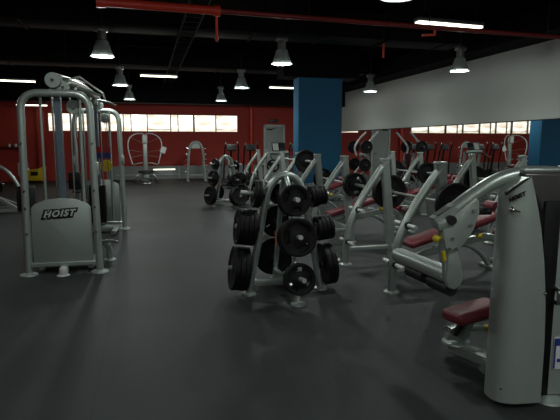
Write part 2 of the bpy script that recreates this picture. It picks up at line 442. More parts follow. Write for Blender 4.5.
# low glowing white strip on the skirting of the back wall
t = thing('glow_strip', 'long white glowing strip low on the back wall beside the cable fly machine', 'light strip', (.78, D - .05, .42))
MB().box((0, -.03, 0), (1.0, .06, .05), bev=.008).build('housing', 'white_paint', t)
MB().box((0, -.065, 0), (.92, .02, .035), bev=.006).build('diffuser', 'tube_light', t)

# ------------------------------------------------------------------ weight plates
def plate_bm(r, th, grips=True, seg=36):
    b = MB(); bm = b.bm
    rr = [.0265, .055, r * .50, r * .76, r * .86, r]
    hz = [th * .5, th * .5, th * .28, th * .28, th * .5, th * .5]
    if r < .13 or r > .2: grips = False
    F = [[bm.verts.new((a * math.cos(2 * PI * k / seg), a * math.sin(2 * PI * k / seg), h)) for k in range(seg)] for a, h in zip(rr, hz)]
    Bk = [[bm.verts.new((a * math.cos(2 * PI * k / seg), a * math.sin(2 * PI * k / seg), -h)) for k in range(seg)] for a, h in zip(rr, hz)]
    def slot(k): return grips and (k % 12) in (2, 3, 4, 5, 6, 7)
    n = len(rr)
    for i in range(n - 1):
        for k in range(seg):
            j = (k + 1) % seg
            if i == 2 and slot(k): continue
            bm.faces.new((F[i][k], F[i + 1][k], F[i + 1][j], F[i][j])); bm.faces.new((Bk[i][k], Bk[i][j], Bk[i + 1][j], Bk[i + 1][k]))
    for k in range(seg):
        j = (k + 1) % seg
        bm.faces.new((F[0][k], F[0][j], Bk[0][j], Bk[0][k])); bm.faces.new((F[-1][k], Bk[-1][k], Bk[-1][j], F[-1][j]))
        if slot(k):
            bm.faces.new((F[2][k], Bk[2][k], Bk[2][j], F[2][j])); bm.faces.new((F[3][k], F[3][j], Bk[3][j], Bk[3][k]))
            if not slot((k - 1) % seg): bm.faces.new((F[2][k], F[3][k], Bk[3][k], Bk[2][k]))
            if not slot((k + 1) % seg): bm.faces.new((F[2][j], Bk[2][j], Bk[3][j], F[3][j]))
    # soften the outer edge
    ed = [e for e in bm.edges if all(abs(Vector((v.co.x, v.co.y)).length - r) < 1e-4 for v in e.verts) and abs(e.verts[0].co.z - e.verts[1].co.z) < 1e-5]
    bmesh.ops.bevel(bm, geom=ed, offset=min(.006, th * .2), segments=2, affect='EDGES', profile=.5)
    return b
PLATE = {}
def plate(r, th, loc, axis, label, group, rot=0.0):
    key = (r, th)
    if key not in PLATE:
        p = plate_bm(r, th).build('weight_plate', 'iron')
        h = MB().lathe([(.026, -th * .52), (.036, -th * .52), (.036, th * .52), (.026, th * .52)], seg=24, closed=True).build('hub_ring', 'blacksteel', p)
        PLATE[key] = p; o = p
    else: o = dup(PLATE[key])
    q = Vector((0, 0, 1)).rotation_difference(Vector(axis).normalized())
    from mathutils import Quaternion
    o.rotation_mode = 'QUATERNION'; o.rotation_quaternion = q @ Quaternion((0, 0, 1), rot); o.location = loc
    tag(o, label, 'weight plate', group); return o

ORD = ['outermost', 'second from outside', 'third from outside', 'fourth from outside', 'fifth from outside', 'sixth from outside']

# ------------------------------------------------------------------ A-frame weight trees
PEG = {}
def leg_pt(kind, z):
    """point on a leg's axis at height z, local"""
    if kind == 'left': return Vector((-.39 + .19 * min(z / 1.0, 1), 0, z))
    if kind == 'right': return Vector((.39 - .19 * min(z / 1.0, 1), 0, z))
    if kind == 'front': return Vector((-.0, -.46 + .34 * z / 1.15, z))
    return Vector((.0, .46 - .34 * z / 1.15, z))
DIRS = {'left': Vector((-1, 0, .12)), 'right': Vector((1, 0, .12)), 'front': Vector((0, -1, .15)), 'back': Vector((0, 1, .15))}
HTS = {'left': (.265, .69, 1.03), 'right': (.265, .65, .99), 'front': (.25, .635, .98), 'back': (.27, .69, 1.0)}
def make_tree():
    t = thing('weight_tree', 'x', 'weight rack')
    arch = [(-.39, 0, .01), (-.30, 0, .5), (-.215, 0, .95), (-.17, 0, 1.1), (-.09, 0, 1.2), (0, 0, 1.225), (.09, 0, 1.2), (.17, 0, 1.1), (.215, 0, .95), (.30, 0, .5), (.39, 0, .01)]
    MB().tube(catmull(arch, 5), .039, 14).build('arch_frame', 'silver', t)
    for s, n in ((-1, 'front'), (1, 'back')):
        MB().tube([(0, s * .46, .01), (0, s * .12, 1.12), (0, s * .03, 1.2)], .028, 12).build('leg', 'silver', t)
    b = MB(); b.box((0, 0, .12), (.68, .06, .07), bev=.008); b.box((0, 0, .12), (.06, .82, .06), bev=.008)
    b.build('cross_brace', 'silver', t)
    for x, y in ((-.39, 0), (.39, 0), (0, -.46), (0, .46)):
        MB().lathe([(0, .03), (.04, .03), (.072, .016), (.075, 0), (0, 0)], (x, y, 0), seg=20).build('foot', 'silver', t)
    for k in DIRS:
        for h in HTS[k]:
            p = leg_pt(k, h); dv = DIRS[k].normalized()
            MB().cyl(p, p + dv * .27, .024, seg=12).build('peg', 'satin', t)
            MB().cyl(p + dv * .022, p + dv * .05, .045, seg=14).build('peg_collar', 'rubber', t)
    MB().box((-.028, .30, .52), (.006, .03, .16), (R(-16), 0, 0)).build('sticker', 'orange', t, label='orange warning sticker')
    return t
def load(tree_loc, name, spec, grp, rz=0.0):
    Q = Matrix.Rotation(rz, 3, 'Z')
    i = 0
    for (leg, lv), plates in spec.items():
        p = Q @ leg_pt(leg, HTS[leg][lv]); dv = Q @ DIRS[leg].normalized(); off = .068
        n = len(plates)
        pos = []
        for r, th in plates:
            pos.append(off + th / 2); off += th + .003
        for j, ((r, th), q) in enumerate(zip(plates, pos)):
            c = Vector(tree_loc) + p + dv * q - Vector((0, 0, .0015))
            hn = ('bottom', 'middle', 'top')[lv]
            sd = {'left': 'left-hand', 'right': 'right-hand', 'front': 'camera-facing', 'back': 'rear'}[leg]
            od = ORD[n - 1 - j] if n > 1 else 'the only one'
            plate(r, th, c, dv, 'black iron weight plate on %s, %s %s peg, %s' % (name, hn, sd, od), grp, random.random() * 6)
tree = make_tree(); TL = (1.38, 4.93, 0); tree.location = TL
tree['label'] = 'large silver A-frame weight tree loaded with black plates in the foreground'
A45, A35, A25, A10, A5 = (.225, .052), (.185, .045), (.155, .04), (.115, .032), (.10, .028)
load(TL, 'the foreground weight tree', {
    ('front', 2): [A25, A25, A25], ('front', 1): [A35, A35, A35], ('front', 0): [A25, A25],
    ('left', 0): [A45, A45, A45], ('left', 1): [A35, A35, A35, A35], ('left', 2): [(.14, .035), (.14, .035)],
    ('right', 0): [A45, A45], ('right', 1): [(.13, .04)] * 4, ('right', 2): [A10, A10, A5, A5, A5],
    ('back', 0): [A45, A45, A45], ('back', 1): [A35, A35], ('back', 2): [A10, A10]}, 'plates on the foreground weight tree')
t2 = dup(tree); T2 = (1.93, 12.4, 0); t2.location = T2; t2.rotation_euler = (0, 0, R(24))
t2['label'] = 'silver A-frame weight tree loaded with black plates farther down the aisle'
load(T2, 'the farther loaded weight tree', {
    ('front', 0): [A45, A45, A45], ('front', 1): [A25, A25, A25],
    ('left', 0): [A45, A45], ('left', 1): [A35, A35], ('left', 2): [(.14, .035), (.14, .035)],
    ('right', 0): [A45, A45, A45], ('right', 1): [A25, A25, A25, A25], ('right', 2): [A10, A10],
    ('back', 0): [A45, A45]}, 'plates on the farther weight tree', R(24))

# tall empty arch rack before the back wall
ACC = t = thing('accessory_rack', 'tall empty silver arch rack with short side pegs before the red back wall', 'weight rack', (2.02, 20.9, 0))
a = [(-.31, 0, .0), (-.27, 0, .7), (-.24, 0, 1.15), (-.2, 0, 1.42), (-.1, 0, 1.57), (0, 0, 1.6), (.1, 0, 1.57), (.2, 0, 1.42), (.24, 0, 1.15), (.27, 0, .7), (.31, 0, 0)]
a = [(x * 1.18, y, z) for x, y, z in a]
MB().tube(catmull(a, 4), .052, 12).build('arch_frame', 'silver', t)
MB().prism([(x * .94, -.012, z) for x, z in ((-.18, 1.34), (-.2, 1.44), (-.1, 1.56), (0, 1.59), (.1, 1.56), (.2, 1.44), (.18, 1.34))], (0, .024, 0)).build('top_panel', 'silver', t)
for s in (-1, 1):
    MB().box((s * .366, 0, .02), (.11, .6, .04), bev=.01).build('foot', 'silver', t)
    for k in range(5):
        z = .35 + k * .24
        MB().cyl((s * 1.18 * (.3 - .06 * k / 4), 0, z), (s * 1.18 * (.40 - .06 * k / 4), 0, z + .05), .034, seg=10).build('peg', 'chrome', t)
MB().box((0, .02, .25), (.66, .04, .05)).build('cross_brace', 'silver', t)

# ------------------------------------------------------------------ olympic benches
def make_bench(bar_z=.92):
    t = thing('olympic_bench', 'x', 'weight bench', (0, 0, 0), 0, 'olympic benches')
    for s in (-1, 1):
        y = s * .63
        MB().tube([(.13, y, .02), (-.015, y, 1.33)], .04, rect=(.11, .085)).build('upright', 'silver', t)
        MB().box((-.01, y, 1.345), (.12, .088, .035), bev=.01).build('upright_cap', 'silver', t)
        br = [(-.53, y, .01), (-.515, y, .3), (-.45, y, .58), (-.3, y, .88), (-.12, y, 1.14), (0.0, y, 1.29)]
        MB().tube(catmull(br, 5), .046, 14).build('brace', 'silver', t)
        for x in (-.53, 0.13):
            MB().lathe([(0, .022), (.05, .022), (.082, .01), (.085, 0), (0, 0)], (x, y, 0), seg=20).build('foot', 'silver', t)
        MB().tube([(-.5, y, .2), (.1, y, .2)], .03, rect=(.06, .05)).build('side_rail', 'silver', t)
        for x, z in ((-.515, .3), (-.39, .71)):
            h = MB().cyl((x, y - .21, z), (x, y + .21, z), .022, seg=12).build('storage_peg', 'white_paint', t)
            MB().cyl((x, y - .062, z), (x, y + .062, z), .036, seg=14).build('peg_collar', 'rubber', h)
        # bar hooks
        MB().box((.1, y, bar_z - .045), (.11, .05, .03), bev=.006).box((.162, y, bar_z - .02), (.025, .05, .075), bev=.006).build('bar_hook', 'chrome', t)
    MB().tube([(.11, -.63, .2), (.11, .63, .2)], .03, rect=(.06, .07)).build('cross_beam', 'silver', t)
    MB().tube(fillet([(.11, 0, .2), (.22, 0, .24), (1.2, 0, .44), (1.42, 0, .02)], .2), .035, rect=(.08, .07), up=(0, 1, 0)).build('main_beam', 'silver', t)
    MB().tube(catmull([(.35, 0, .3), (.75, 0, .32), (1.0, 0, .2), (1.15, 0, .02)], 5), .03, 10).build('support_leg', 'silver', t)
    MB().box((1.42, 0, .025), (.09, .6, .05), bev=.012).build('floor_foot', 'silver', t)
    MB().box((1.15, 0, .02), (.08, .34, .04), bev=.012).build('floor_foot', 'silver', t)
    a = -math.atan2(.22, .80)
    MB().box((.38, 0, .47), (.84, .28, .075), (0, a, 0), bev=.03, seg=3).build('back_pad', 'pad', t)
    MB().box((.99, 0, .62), (.42, .30, .08), (0, a - R(3), 0), bev=.03, seg=3).build('seat_pad', 'pad', t)
    MB().tube([(.2, 0, .36), (1.12, 0, .62)], .02, rect=(.05, .04)).build('pad_frame', 'silver', t)
    ml = MB().tube(fillet([(1.12, 0, .42), (1.24, 0, .74), (1.27, 0, .8)], .05), .026, 10).build('leg_post', 'silver', t)
    MB().cyl((1.26, -.27, .76), (1.26, .27, .76), .016, seg=10).build('roller_bar', 'chrome', ml)
    for s in (-1, 1):
        MB().cyl((1.26, s * .06, .76), (1.26, s * .25, .76), .062, seg=18).build('roller_pad', 'pad', t)
        MB().cyl((1.36, s * .06, .4), (1.36, s * .24, .4), .058, seg=18).build('roller_pad', 'pad', t)
    MB().cyl((1.36, -.26, .4), (1.36, .26, .4), .016, seg=10).build('roller_bar', 'chrome', t)
    MB().sphere((.9, -.12, .44), .035).cyl((.9, -.12, .44), (.9, -.03, .44), .012, seg=8).build('knob', 'yellow', t, label='yellow adjusting knob')
    return t
def make_bar():
    t = thing('barbell', 'x', 'barbell')
    MB().cyl((0, -.68, 0), (0, .68, 0), .016, seg=12).build('shaft', 'satin', t)
    for s in (-1, 1):
        MB().cyl((0, s * .678, 0), (0, s * 1.06, 0), .0245, seg=14).build('sleeve', 'satin', t)
        MB().cyl((0, s * .676, 0), (0, s * .69, 0), .038, seg=16).build('collar', 'chrome', t)
    return t
bench = make_bench(.92); bench_hi = make_bench(1.2)
bar = make_bar()
BX = 2.98
BN = [((BX, 5.25), bench, .92, 'the nearest bench', 'beside the foreground weight tree'),
      ((BX, 7.87), dup(bench), .92, 'the second bench', 'in the near row, second from the camera'),
      ((BX, 10.3), bench_hi, 1.2, 'the third bench', 'third from the camera, its bar racked high'),
      ((3.35, 14.43), dup(bench), .92, 'the fourth bench', 'at the far end of the near row'),
      ((5.72, 7.25), dup(bench), .92, 'the nearer bench before the mirror', 'standing before the mirror wall, nearer one'),
      ((5.72, 10.3), dup(bench), .92, 'the farther bench before the mirror', 'standing before the mirror wall, farther one')]
BP = [{-1: [A35, A45][1:], 1: [A45, A45]}, {-1: [A35, A35], 1: [A35]}, {-1: [A45]}, {-1: [A35]}, {-1: [A45], 1: [A45, A25]}, {-1: [A45], 1: [A45]}]
for i, ((x, y), o, bz, nm, wh) in enumerate(BN):
    o.location = (x, y, 0)
    o['label'] = 'silver olympic bench with burgundy pads %s' % wh
    b = bar if i == 0 else dup(bar)
    bl = (x + .122, y, bz); b.location = bl
    tag(b, 'chrome barbell racked on %s' % {'the nearest bench': 'the nearest olympic bench, right of the foreground weight tree', 'the second bench': 'the second olympic bench from the camera', 'the third bench': 'the third olympic bench, racked high', 'the fourth bench': 'the farthest olympic bench of the near row', 'the nearer bench before the mirror': 'the nearer olympic bench before the mirror', 'the farther bench before the mirror': 'the farther olympic bench before the mirror'}[nm], 'barbell', 'barbells on the olympic benches')
    for s, pl in BP[i].items():
        off = .692
        for j, (r, th) in enumerate(pl):
            c = (bl[0], y + s * (off + th / 2), bz - .0015); off += th + .002
            plate(r, th, c, (0, s, 0), 'black plate on barbell of %s, %s end%s' % (nm, 'near' if s < 0 else 'far', '' if len(pl) == 1 else (', inner one' if j == 0 else ', outer one')), 'plates on the barbells', random.random() * 6)

# ------------------------------------------------------------------ cable crossover (left)
cc = thing('cable_crossover', 'silver two-tower cable crossover machine at left with a logo on its near shroud', 'cable machine', (-.98, 6.33, 0), R(-3.2))
def tower(y0, f, near):
    """U-frame in the X plane at y0, inside faces direction f (+1/-1)"""
    t = cc
    hw = .37
    u = fillet([(-hw - .03, y0, .02), (-hw, y0, 2.12), (hw, y0, 2.12), (hw + .03, y0, .02)], .2, 8)
    uf = MB().tube(u, .043, 16).build('upright_frame', 'silver', t)
    for s in (-1, 1):
        MB().lathe([(0, .03), (.05, .03), (.1, .012), (.105, 0), (0, 0)], (s * (hw + .03), y0, 0), seg=22).build('foot', 'silver', t)
        MB().tube([(s * .28, y0 + f * .1, .06), (s * .28, y0 + f * .75, .06)], .03, rect=(.07, .06)).build('base_rail', 'silver', t)
        MB().box((s * (hw + .045), y0 + f * .03, 1.25), (.05, .09, .16), bev=.015).build('side_cap', 'shroud', t)
        for z in (.5, .8, 1.0, 1.55): MB().cyl((s * (hw + .012), y0 - f * .05, z), (s * (hw + .012), y0 - f * .03, z), .014, seg=10).build('bolt', 'chrome', t)
    MB().tube([(-.36, y0, .12), (.36, y0, .12)], .03, rect=(.07, .05)).build('lower_rail', 'silver', t)
    # arched shroud
    pts = [(-.335, .14), (-.33, .80), (-.29, .845), (-.16, .895), (0, .91), (.16, .895), (.29, .845), (.33, .80), (.335, .14)]
    sh = MB().prism([(x, y0 - .012, z) for x, z in pts], (0, .024, 0), bev=.006).build('shroud', 'shroud', t)
    # weight stack behind it, guide rods
    st = MB()
    for k in range(14): st.box((0, y0 + f * .3, .2 + k * .047), (.26, .12, .042), bev=.003)
    st.build('weight_stack', 'iron', t)
    for s in (-1, 1):
        MB().cyl((s * .1, y0 + f * .3, .1), (s * .1, y0 + f * .3, 2.1), .012, seg=10).build('guide_rod', 'chrome', t)
    MB().box((0, y0 + f * .3, .07), (.5, .14, .1), bev=.01).build('stack_base', 'silver', t)
    # mast and swivel pulley column
    MB().tube([(-.0, y0 + f * .12, .1), (-.0, y0 + f * .12, 2.16)], .04, rect=(.075, .09)).build('mast', 'steel_blue', t)
    MB().cyl((-.2, y0 + f * .16, .2), (-.2, y0 + f * .16, 2.1), .016, seg=10).build('pulley_rail', 'silver', t)
    MB().cyl((.23, y0 + f * .18, .2), (.23, y0 + f * .18, 2.1), .02, seg=10).build('pulley_rail', 'silver', t)
    # pulleys on top
    for (px, pz, r, dy) in ((-.02, 2.27, .085, .04), (.07, 2.2, .07, .12)):
        p = MB().lathe([(.012, -.018), (r, -.018), (r * .86, 0), (r, .018), (.012, .018)], (px, y0 + f * dy, pz), (0, 1, .0), 28, closed=True).build('pulley', 'silver', t)
        MB().cyl((px, y0 + f * dy - .03, pz), (px, y0 + f * dy + .03, pz), .02, seg=12).build('axle', 'chrome', p)
    yk = MB()
    for dy in (.2,): yk.prism([(-.1, y0 + f * .04 + dy * .5, 2.12), (.08, y0 + f * .04 + dy * .5, 2.12), (.06, y0 + f * .04 + dy * .5, 2.33), (-.06, y0 + f * .04 + dy * .5, 2.35)], (0, .008, 0))
    yk.build('pulley_bracket', 'silver', t)
    MB().lathe([(0, -.02), (.08, -.02), (.085, 0), (.08, .02), (0, .02)], (.16, y0 + f * .2, 1.98), (0, 1, .1), 28).build('swivel_pulley', 'shroud', t)
    MB().cyl((.16, y0 + f * .16, 1.98), (.16, y0 + f * .28, 1.98), .025, seg=12).build('swivel_axle', 'chrome', t)
    MB().tube([(.16, y0 + f * .2, 1.9), (.18, y0 + f * .3, 1.4), (.2, y0 + f * .3, .95)], .005, 6).tube([(.0, y0 + f * .3, 2.2), (0, y0 + f * .3, .85)], .005, 6).build('cable', 'cable', t)
    # adjustable carriage and grip on the left column, low pulley leg inside
    MB().box((-.40, y0 + f * .1, .9), (.2, .1, .3), bev=.02).build('carriage', 'rubber', t)
    MB().tube(fillet([(-.36, y0 + f * .2, .82), (-.44, y0 + f * .2, .7), (-.28, y0 + f * .2, .7), (-.36, y0 + f * .2, .82)], .02), .01, 8).build('handle', 'rubber', t)
    fx = 1 if near else -1
    MB().tube(catmull([(fx * .3, y0 + f * .5, .24), (fx * .38, y0 + f * .54, .25), (fx * .43, y0 + f * .6, .18), (fx * .44, y0 + f * .64, .02)], 5), .042, 12).build('low_pulley_leg', 'silver', t)
    MB().lathe([(0, .02), (.05, .02), (.08, .01), (.082, 0), (0, 0)], (fx * .44, y0 + f * .64, 0), seg=18).build('foot', 'silver', t)
    MB().prism([(fx * .3, y0 + f * .44, .27), (fx * .44, y0 + f * .42, .29), (fx * .58, y0 + f * .5, .25), (fx * .46, y0 + f * .6, .26)], (0, 0, .03), bev=.008).build('foot_step', 'chrome', t)
    MB().box((0, y0 - f * .06, .05), (.09, .12, .1), bev=.025, seg=3).lathe([(0, .012), (.06, .012), (.075, 0), (0, 0)], (0, y0 - f * .09, 0), seg=16).build('front_foot', 'white_paint', t)
    return sh
s1 = tower(0, 1, True)
s2 = tower(3.15, -1, False)
text_mesh('logo_outline', 'HOIST', .105, 'letter_dark', s1, (-.035, -.0150, .69), (R(90), R(-3), 0), .4, .024, .001, 1.2)
text_mesh('logo', 'HOIST', .105, 'letter', s1, (-.03, -.0175, .695), (R(90), R(-3), 0), .4, .004, .001, 1.2)
pl = MB().box((.1, 2.95, 1.39), (.26, .01, .2)).build('placard', 'blue_label', cc)
MB().box((.1, 2.944, 1.44), (.26, .006, .1)).build('placard_band', 'poster_red', pl, label='red upper half of the blue placard')
MB().lathe([(0, 0), (.1, 0), (.105, .008), (.1, .014), (0, .014)], (.15, 2.95, 1.16), (0, -1, 0), 24).build('round_placard', 'yellow', cc, label='round yellow placard')
# overhead beam joining the towers
MB().tube(catmull([(.0, .1, 2.14), (.06, .2, 2.25), (.08, .5, 2.3), (.08, 1.6, 2.33), (.08, 2.65, 2.3), (.06, 2.95, 2.25), (0, 3.05, 2.14)], 5), .05, 14).build('overhead_beam', 'silver', cc)
for s in (-.03, .17): MB().tube([(s, .12, 2.3), (s + .02, .5, 2.37), (s + .02, 2.65, 2.37), (s, 3.03, 2.3)], .014, 8).build('tie_rod', 'silver', cc)
MB().tube([(-.02, .04, 2.355), (.08, 1.6, 2.42), (-.02, 3.1, 2.355)], .006, 6).build('cable', 'cable', cc)
for y in (.7, 2.45):
    MB().box((.08, y, 2.22), (.09, .1, .12), bev=.015).build('chin_up_bracket', 'silver', cc)
    MB().tube(catmull([(-.25, y, 2.16), (-.1, y, 2.22), (.08, y, 2.24), (.26, y, 2.22), (.41, y, 2.16)], 4), .016, 8).build('chin_up_bar', 'silver', cc)

# ------------------------------------------------------------------ selectorized press machine (right foreground)
def W(x, y, z):
    """a point of the room in the press machine's own axes"""
    v = Matrix.Rotation(R(10), 3, 'Z') @ Vector((x - 2.08, y - 2.5, 0)); return (v.x, v.y, z)
pm = thing('press_machine', 'large silver selectorized press machine with tall shrouds and curved lever arm at right', 'exercise machine', (2.08, 2.5, 0), R(-10))
def interp(tab, z):
    for (z0, v0), (z1, v1) in zip(tab, tab[1:]):
        if z <= z1:
            k = (z - z0) / (z1 - z0); k = k * k * (3 - 2 * k) if False else k
            return v0 + (v1 - v0) * k
    return tab[-1][1]
def shell(edge, nose, half, top, flip, name):
    """closed vertical shell: rounded nose at -x, open edge bowed with height; flip mirrors x"""
    b = MB(); bm = b.bm
    nv, nu = 36, 22
    rings = []
    for i in range(nv + 1):
        ring = []
        for k in range(nu + 1):
            u = -1 + 2 * k / nu                      # -1 near edge .. 0 nose .. 1 far edge
            zt = i / nv
            z0 = .035 + zt * 1.36
            h = interp(half, z0); e = interp(edge, z0); n = interp(nose, z0)
            # superellipse nose blending into straight sides
            ang = abs(u) * PI / 2
            if abs(u) < .62:
                q = abs(u) / .62 * PI / 2
                x = n + .13 * (1 - math.cos(q)); y = h * math.sin(q) ** .8
            else:
                x = n + .13 + (e - n - .13) * (abs(u) - .62) / .38; y = h * (1 - .06 * ((abs(u) - .62) / .38) ** 2)
            y = math.copysign(y, u)
            tx = (x - n) / max(e - n, .01)
            zmax = interp(top, tx)
            z = .035 + zt * (zmax - .035)
            ring.append(bm.verts.new((-x if flip else x, y, z)))
        rings.append(ring)
    for i in range(nv):
        for k in range(nu): bm.faces.new((rings[i][k], rings[i][k + 1], rings[i + 1][k + 1], rings[i + 1][k]))
        bm.faces.new((rings[i][nu], rings[i][0], rings[i + 1][0], rings[i + 1][nu]))
    bm.faces.new(rings[0][::-1]); bm.faces.new(rings[-1])
    return b
s1 = shell([(0, .158), (.4, .157), (.65, .146), (.9, .122), (1.1, .092), (1.3, .05), (1.42, .02)], [(0, -.12), (1.42, -.108)], [(0, .11), (.8, .11), (1.2, .102), (1.42, .085)],
           [(0, 1.25), (.25, 1.29), (.6, 1.34), (.85, 1.37), (1, 1.36)], False, 'front')
fs = s1.build('front_shroud', 'shroud', pm, loc=(0, -.09, 0))
s2 = shell([(0, -.235), (.5, -.215), (.9, -.19), (1.2, -.175), (1.42, -.175)], [(0, -.62), (1.42, -.6)], [(0, .2), (.8, .2), (1.2, .18), (1.42, .15)],
           [(0, 1.2), (.3, 1.3), (.8, 1.35), (.95, 1.345), (1, 1.32)], True, 'rear')
rs = s2.build('rear_shroud', 'shroud', pm, loc=(0, .085, 0))
MB().box((.21, -.04, .62), (.1, .14, 1.2), bev=.01).build('weight_stack_core', 'iron', pm)
# dark panel joining both shrouds at the top
MB().prism([(.02, -.09, 1.385), (.62, -.09, 1.385), (.6, -.09, 1.1), (.24, -.09, 1.1), (.17, -.09, 1.13)], (0, .18, 0), bev=.02, seg=3).build('top_panel', 'panel', pm)
MB().box((.34, -.02, 1.395), (.6, .1, .02), bev=.006).build('top_rail', 'silver', pm)
# bolts and feet of the shrouds
for (x, y, z) in ((-.075, -.078, .12), (.135, -.107, .7)): MB().sphere((x, y, z), .011, seg=10).build('screw', 'chrome', fs)
MB().cyl((-.06, -.16, 1.185), (-.1, -.21, 1.185), .012, seg=10).sphere((-.1, -.21, 1.185), .018, seg=12).cyl((-.1, -.21, 1.185), (-.06, -.225, 1.178), .008, seg=8).build('pop_pin', 'chrome', pm)
MB().lathe([(0, .03), (.05, .03), (.095, .012), (.1, 0), (0, 0)], (.27, -.09, 0), seg=22).build('foot', 'silver', pm)
MB().lathe([(0, .03), (.05, .03), (.095, .012), (.1, 0), (0, 0)], (.29, .17, 0), seg=22).build('foot', 'silver', pm)
MB().tube(fillet([(.26, -.1, .7), (.25, -.16, .7), (.25, -.16, .62), (.26, -.1, .62)], .02), .013, 10).build('side_hook', 'chrome', pm)
lb = MB().box((.315, -.113, .3), (.085, .006, .2)).build('placard', 'white_label', pm)
MB().box((.315, -.1175, .37), (.085, .003, .045)).box((.278, -.1175, .29), (.01, .003, .17)).box((.32, -.1175, .255), (.05, .003, .02)).build('placard_print', 'blue_label', lb)
# logo on the front shroud
text_mesh('logo', 'HOIST', .031, 'letter_dark', fs, (-.058, -.097, 1.245), (R(90), R(-28), R(-40)), .3, .002, .004, 1.05)
# curved arm over the top, with fork blade below
arm = [(.36, .0, 1.365), (.2, .0, 1.375), (.05, .0, 1.37), (-.1, .0, 1.325), (-.25, .0, 1.23), (-.36, .0, 1.145), (-.44, .0, 1.085)]
MB().tube(catmull(arm, 6), .043, 16).build('lever_arm', 'silver', pm)
MB().prism([(.02, -.19, 1.368), (-.01, -.19, 1.345), (-.125, -.19, 1.262), (-.13, -.19, 1.283), (-.04, -.19, 1.342)], (0, .02, 0), bev=.004).build('arm_blade', 'blacksteel', pm)
# arm end block
MB().tube([(-.325, 0, 1.16), (-.445, 0, 1.075)], .04, rect=(.1, .09), up=(0, 1, 0)).build('arm_end', 'silver', pm)
MB().box((-.41, -.008, 1.087), (.1, .12, .052), (0, R(-14), 0), bev=.008).build('arm_end_block', 'silver', pm)
MB().box((-.415, -.005, 1.1545), (.09, .062, .006), (0, R(-35), 0)).build('arm_socket', 'rubber', pm)
MB().cyl((-.38, -.082, 1.11), (-.38, .03, 1.11), .027, seg=18).build('pivot_cap', 'rubber', pm)
# side plate and teardrop paddle
pp = [(-.43, 1.07), (-.32, 1.17), (-.24, 1.235), (-.215, 1.22), (-.21, 1.15), (-.24, 1.05), (-.295, .965), (-.35, .915), (-.385, .91), (-.405, .95)]
sp = MB().prism([(x, -.062, z) for x, z in pp], (0, .016, 0), bev=.004).build('side_plate', 'shroud', pm)
for x, z in ((-.245, 1.165), (-.262, 1.08), (-.37, 1.0), (-.385, .94), (-.345, .94)): MB().cyl((x, -.072, z), (x, -.055, z), .011, seg=10).build('bolt', 'chrome', sp)
pts = [(-.385, .96), (-.335, .96), (-.295, .84), (-.28, .76), (-.295, .705), (-.335, .685), (-.375, .70), (-.39, .75), (-.385, .84)]
MB().prism([(x, -.05, z) for x, z in pts], (0, .05, 0), bev=.012, seg=3).build('counter_paddle', 'silver', pm)
MB().tube([(-.41, -.02, 1.1), (-.375, -.02, .78)], .02, rect=(.04, .04)).build('lever_link', 'silver', pm)
MB().sphere((-.46, -.05, 1.0), .022, (1, 1, 1.05)).cyl((-.46, -.05, 1.0), (-.41, -.02, 1.0), .01, seg=8).build('knob', 'yellow', pm, label='yellow adjusting knob')
MB().cyl((-.415, -.055, .925), (-.405, -.055, .87), .012, seg=10).build('stop_pin', 'yellow', pm, label='yellow stop pin')
# cross tube going away to the twin lever
MB().tube([(-.34, 0.0, .76), (-.445, .64, .745)], .054, 18).sphere((-.445, .64, .745), .054, seg=16).build('cross_tube', 'silver', pm)
MB().cyl((-.19, .02, 1.16), (-.19, -.06, 1.16), .012, seg=10).cyl((-.2, -.03, 1.155), (-.13, -.03, 1.155), .022, seg=12).build('hand_grip', 'rubber', pm)
for k, (u0, u1) in enumerate(((.0, .22), (.29, .5))):
    MB().cyl((-.33 - .165 * u0, u0, .675), (-.33 - .165 * u1, u1, .67), .042, seg=18).build('foam_roller', 'rubber', pm, label='black foam roller')
MB().tube([(-.335, .0, .675), (-.415, .52, .67)], .016, 10).build('roller_bar', 'chrome', pm)
# seat
MB().box(W(2.125, 2.835, .415), (.38, .225, .085), (R(-4), R(-9), R(12)), bev=.038, seg=4).build('seat', 'pad', pm)
MB().box(W(2.16, 2.86, .355), (.2, .06, .05), (0, R(-4), R(10)), bev=.01).build('seat_bracket', 'silver', pm)
MB().tube([W(2.15, 2.88, .36), W(2.12, 2.97, .17)], .03, rect=(.07, .055)).build('seat_post', 'silver', pm)
MB().tube([W(2.1, 2.88, .34), W(2.06, 2.94, .22)], .024, 10).build('shock_absorber', 'rubber', pm)
MB().prism([W(2.0, 2.94, .18), W(2.16, 2.94, .15), W(2.2, 2.94, .22), W(2.13, 2.94, .28), W(2.03, 2.94, .26)], (0, .06, 0), bev=.006).build('pivot_bracket', 'silver', pm)
for x, z in ((2.03, .245), (2.13, .185)): MB().cyl(W(x, 2.92, z), W(x, 3.02, z), .015, seg=10).build('bolt', 'chrome', pm)
MB().lathe([(0, .02), (.06, .02), (.095, .012), (.1, 0), (0, 0)], W(2.13, 3.02, .12), seg=20).build('toe_plate', 'silver', pm)
MB().tube([W(2.13, 2.95, .255), W(2.5, 2.8, .255)], .022, 12).build('link_tube', 'silver', pm)
MB().box(W(2.3, 2.88, .257), (.08, .05, .05), (0, 0, R(-12)), bev=.01).build('link_sleeve', 'yellow', pm, label='pale yellow sleeve')
MB().tube([W(2.12, 3.06, .08), W(2.3, 2.52, .08)], .04, rect=(.09, .09)).build('base_rail', 'silver', pm)
MB().tube([W(2.17, 2.78, .05), W(2.5, 2.7, .05)], .03, rect=(.1, .1)).build('base_rail', 'silver', pm)

